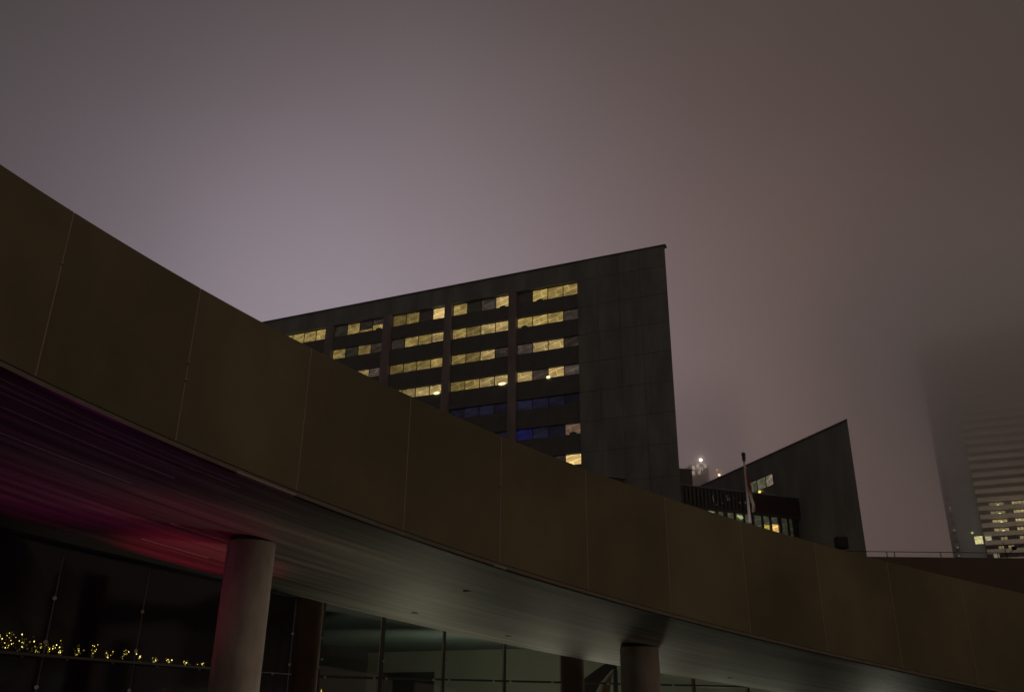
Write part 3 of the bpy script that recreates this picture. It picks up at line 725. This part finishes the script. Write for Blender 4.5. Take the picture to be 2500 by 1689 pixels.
# ------------------------------------------------------------------ raised walkway with rail at right
wk = empty('raised_walkway', (0, 0, 0), label='dark raised walkway wall beyond the ramp at the right edge', cat='walkway')
m = MB(); m.box(9.4, 26, 26.75, 27.15, 3.2, 6.02); m.box(9.4, 26, 27.15, 32, 5.2, 5.5); m.build('wall', surf('walkway_wall', (.14, .105, .075), .8, .15, ns=.9), wk)
m = MB()
for x in (11., 15.5, 20): m.box(x, x + .5, 27.6, 28.1, 0, 5.19)
m.build('support', M['column'], wk)
rl = empty('railing', (0, 0, 0), label='thin low metal railing along the top of the dark walkway wall', cat='railing')
m = MB(); m.tube((9.2, 26.95, 6.21), (26, 26.95, 6.20), .011, .011, 6); m.build('rail', M['pole'] if False else M['frame'], rl)
for x in (9.9, 11.55, 11.78, 13.2, 14.95, 16.7, 18.5):
    m = MB(); m.tube((x, 26.95, 6.02), (x, 26.95, 6.20), .013, .013, 6); m.build('post', M['frame'], rl)
fx = empty('floodlight', (10.06, 26.62, 6.02), label='unlit black box floodlight standing at the left end of the walkway wall', cat='floodlight')
m = MB(); m.box(-.17, .19, -.12, .12, .20, .56); m.build('housing', M['black'], fx, bevel=.03)
m = MB(); m.box(-.03, .05, .0, .05, .0, .2); m.build('bracket', M['frame'], fx); m = MB(); m.box(-.14, .16, -.135, -.122, .24, .52); m.build('lens', M['black'], fx)
ms = empty('security_camera', (15.22, 26.95, 6.02), label='small black round camera beside a thin leaning mast above the walkway rail', cat='camera')
m = MB(); m.tube((0, 0, 0), (-.03, 0, .50), .014, .011, 6); m.build('mast', M['black'], ms)
m = MB(); m.ball((.26, -.02, .33), .065, 12, 8, sx=1.25); m.build('dome', M['black'], ms, smooth=True)
m = MB(); m.tube((.0, 0, .12), (.26, 0, .29), .010, .010, 6); m.build('arm', M['black'], ms)

# ------------------------------------------------------------------ lamps of the place and added fill lights
def flood(name, loc, target, power, col, size, angle, label, blend=.6):
    e = empty('ground_uplight', loc, label=label, cat='uplight')
    d = (Vector(target) - Vector(loc)).normalized()
    m = MB(); m.tube((0, 0, 0), (0, 0, .12), .13, .15, 16, cap=False); m.build('housing', M['black'], e)
    m = MB(); m.tube((0, 0, .06), (0, 0, .065), .125, .125, 16); m.build('lens', lamp_mat('uplight_lens', col, .5), e)
    ld = bpy.data.lights.new(name, 'SPOT'); ld.energy = power; ld.color = col; ld.shadow_soft_size = size; ld.spot_size = math.radians(angle); ld.spot_blend = blend
    o = bpy.data.objects.new(name, ld); COL.objects.link(o); o.parent = e; o.location = (0, 0, .2); o.rotation_euler = d.to_track_quat('-Z', 'Y').to_euler()
flood('red_spot', (-5.5, 15.0, .02), (-5.25, 15.1, 4), 98, (1, .0, .11), .12, 50, 'red uplight on the plaza under the ramp, nearest the thick column', .8)
flood('red_spot', (-5.0, 12.6, .02), (-4.75, 13.0, 4), 36, (1, .0, .14), .1, 50, 'red uplight under the ramp, nearer the camera than the one by the thick column', .9)
flood('magenta_spot', (-6.9, 12.2, .02), (-6.9, 12.6, 4.5), 30, (1, .0, .36), .2, 50, 'magenta uplight on the plaza under the left end of the ramp', .95)
flood('purple_spot', (-5.6, 10.6, .02), (-6.0, 10.9, 4.5), 15, (.80, .0, .72), .3, 118, 'purple uplight on the plaza closest to the camera under the ramp', .95)
def area(name, loc, target, size, power, col):
    ld = bpy.data.lights.new(name, 'AREA'); ld.energy = power; ld.color = col; ld.size = size
    o = bpy.data.objects.new(name, ld); COL.objects.link(o); o.location = loc
    o.rotation_euler = (Vector(target) - Vector(loc)).to_track_quat('-Z', 'Y').to_euler(); return o
flood('column_fill', (-.6, 13.6, .02), (-3.99, 13.57, 3.2), 64, (1, .80, .58), .2, 70, 'added warm fill light on the plaza aimed at the thick column', .9)  # added unseen lamp, brightens the column's right side and nearby soffit
flood('column_fill', (5.6, 17.2, .02), (2.69, 18.95, 2.2), 30, (1, .72, .52), .2, 60, 'added warm fill light on the plaza aimed at the brownish column', .9)  # second unseen fill, added to lift the brownish column
flood('flag_spot', (15.2, 55.6, .02), (15.97, 57.8, 15.6), 1300, (1, .86, .76), .15, 17, 'narrow floodlight on the plaza aimed up at the limp flag', .5)
flood('lobby_spill_fill', (-2.6, 21.8, .02), (-1.9, 19.0, 4), 135, (1, .96, .66), .35, 105, 'added pale green light outside the lobby glass, standing in for interior spill', .9)  # added lamps outside the glass, stand in for lobby light on the soffit
flood('lobby_spill_fill', (3.6, 25.9, .02), (3.0, 21.0, 2.6), 54, (1, .97, .70), .35, 140, 'second added pale green light standing in for lobby spill, near the stair', .9)
flood('lobby_spill_fill', (10.6, 26.9, .02), (7.2, 20.0, 2.2), 70, (.98, 1, .78), .5, 140, 'third added pale green light standing in for lobby spill, farthest right', .9)
area('lobby_light', (-2, 36, .4), (-1, 44, 4.0), 3., 110, (.97, 1, .74))
area('lobby_light', (-1.6, 28.2, .3), (-1.5, 28.6, 4.4), 2., 26, (.90, 1, .78))
area('lobby_light', (8, 33, .4), (8, 38, 3.0), 2., 40, (.93, 1, .72))
area('lobby_light', (7.6, 30.6, .5), (5.4, 20, 2.4), 3., 42, (1, .98, .74))
area('lobby_light', (1.5, 26.2, .5), (.3, 14, 2.5), 2.5, 42, (1, .93, .68))

flood('tower_fill', (150, 214, .05), (163, 245, 84), 64000, (1, .80, .60), 1.5, 100, 'large added warm fill light on the ground before the fog tower', 1.)  # unseen fill pair added to brighten the tower and its fog
flood('tower_fill', (122, 215, .05), (136, 250, 84), 52000, (1, .84, .68), 1.5, 90, 'smaller added warm fill light on the ground at the left corner of the fog tower', 1.)
# ------------------------------------------------------------------ air: even haze below, a fog bank swallowing the towers
def vol_obj(name, dims):
    m = MB(); m.box(*dims); return m.build(name)
hz = vol_obj('haze', (-120, 240, -60, 380, -1, 47)); tag(hz, kind='stuff')
mt = bpy.data.materials.new('haze_air'); mt.use_nodes = True; nt = mt.node_tree; nt.nodes.remove(nt.nodes['Principled BSDF'])
pv = nt.nodes.new('ShaderNodeVolumePrincipled'); pv.inputs['Color'].default_value = (.9, .88, .88, 1); pv.inputs['Density'].default_value = .0005; pv.inputs['Anisotropy'].default_value = .8
nt.links.new(pv.outputs[0], nt.nodes['Material Output'].inputs['Volume']); hz.data.materials.append(mt)

cl = vol_obj('cloud', (84, 300, 180, 300, 47.5, 150)); tag(cl, kind='stuff')
mt = bpy.data.materials.new('fog_bank'); mt.use_nodes = True; nt = mt.node_tree; L = nt.links.new; nt.nodes.remove(nt.nodes['Principled BSDF'])
pv = nt.nodes.new('ShaderNodeVolumePrincipled'); pv.inputs['Color'].default_value = (1., .995, .99, 1); pv.inputs['Anisotropy'].default_value = .88
ge = N(nt, 'ShaderNodeNewGeometry'); sx = N(nt, 'ShaderNodeSeparateXYZ'); L(ge.outputs['Position'], sx.inputs[0])
def ramp_(out, a, b, t0=0., t1=1., smooth=True):
    r = N(nt, 'ShaderNodeMapRange'); r.interpolation_type = 'SMOOTHSTEP' if smooth else 'LINEAR'
    r.inputs['From Min'].default_value = a; r.inputs['From Max'].default_value = b; r.inputs['To Min'].default_value = t0; r.inputs['To Max'].default_value = t1
    L(out, r.inputs['Value']); return r.outputs[0]
def mul(a, b):
    m = N(nt, 'ShaderNodeMath', operation='MULTIPLY'); L(a, m.inputs[0]); L(b, m.inputs[1]) if hasattr(b, 'links') else setattr(m.inputs[1], 'default_value', b); return m.outputs[0]
dz = ramp_(sx.outputs[2], 52, 112, .075, 1.)
top = ramp_(sx.outputs[2], 122, 149, 1., 0.)
lx = ramp_(sx.outputs[0], 86, 128, 0., 1.); ly = ramp_(sx.outputs[1], 182, 215, 0., 1.); ly2 = ramp_(sx.outputs[1], 272, 299, 1., 0.); rx = ramp_(sx.outputs[0], 270, 298, 1., 0.)
no = N(nt, 'ShaderNodeTexNoise', Scale=.02, Detail=2.); L(ge.outputs['Position'], no.inputs['Vector'])
nz = ramp_(no.outputs['Fac'], .3, .7, .7, 1.3, False)
d = mul(dz, top)
for q in (lx, ly, ly2, rx, nz): d = mul(d, q)
d = mul(d, .078)
L(d, pv.inputs['Density']); L(pv.outputs[0], nt.nodes['Material Output'].inputs['Volume']); cl.data.materials.append(mt)

c2 = vol_obj('cloud', (50, 97, 290, 350, 47.5, 135)); tag(c2, kind='stuff')
mt = bpy.data.materials.new('fog_wisp'); mt.use_nodes = True; nt = mt.node_tree; L = nt.links.new; nt.nodes.remove(nt.nodes['Principled BSDF'])
pv = nt.nodes.new('ShaderNodeVolumePrincipled'); pv.inputs['Color'].default_value = (1., .99, .99, 1); pv.inputs['Anisotropy'].default_value = .92
ge = N(nt, 'ShaderNodeNewGeometry'); sx = N(nt, 'ShaderNodeSeparateXYZ'); L(ge.outputs['Position'], sx.inputs[0])
d = ramp_(sx.outputs[2], 60, 82, .2, 1.)
for o_, a_, b_, t0_, t1_ in ((sx.outputs[2], 100, 134, 1., 0.), (sx.outputs[0], 51, 66, 0., 1.), (sx.outputs[0], 82, 96, 1., 0.), (sx.outputs[1], 291, 318, 0., 1.), (sx.outputs[1], 332, 349, 1., 0.)):
    d = mul(d, ramp_(o_, a_, b_, t0_, t1_))
L(mul(d, .05), pv.inputs['Density']); L(pv.outputs[0], nt.nodes['Material Output'].inputs['Volume']); c2.data.materials.append(mt)

SC.cycles.volume_bounces = 14
SC.cycles.max_bounces = 16
SC.cycles.diffuse_bounces = 4; SC.cycles.glossy_bounces = 4; SC.cycles.transmission_bounces = 4
SC.cycles.transparent_max_bounces = 16
SC.cycles.volume_step_rate = 4.
SC.cycles.volume_max_steps = 64
SC.cycles.use_denoising = True
vs = SC.view_settings; vs.view_transform = 'Standard'; vs.look = 'None'; vs.exposure = 0; vs.gamma = 1
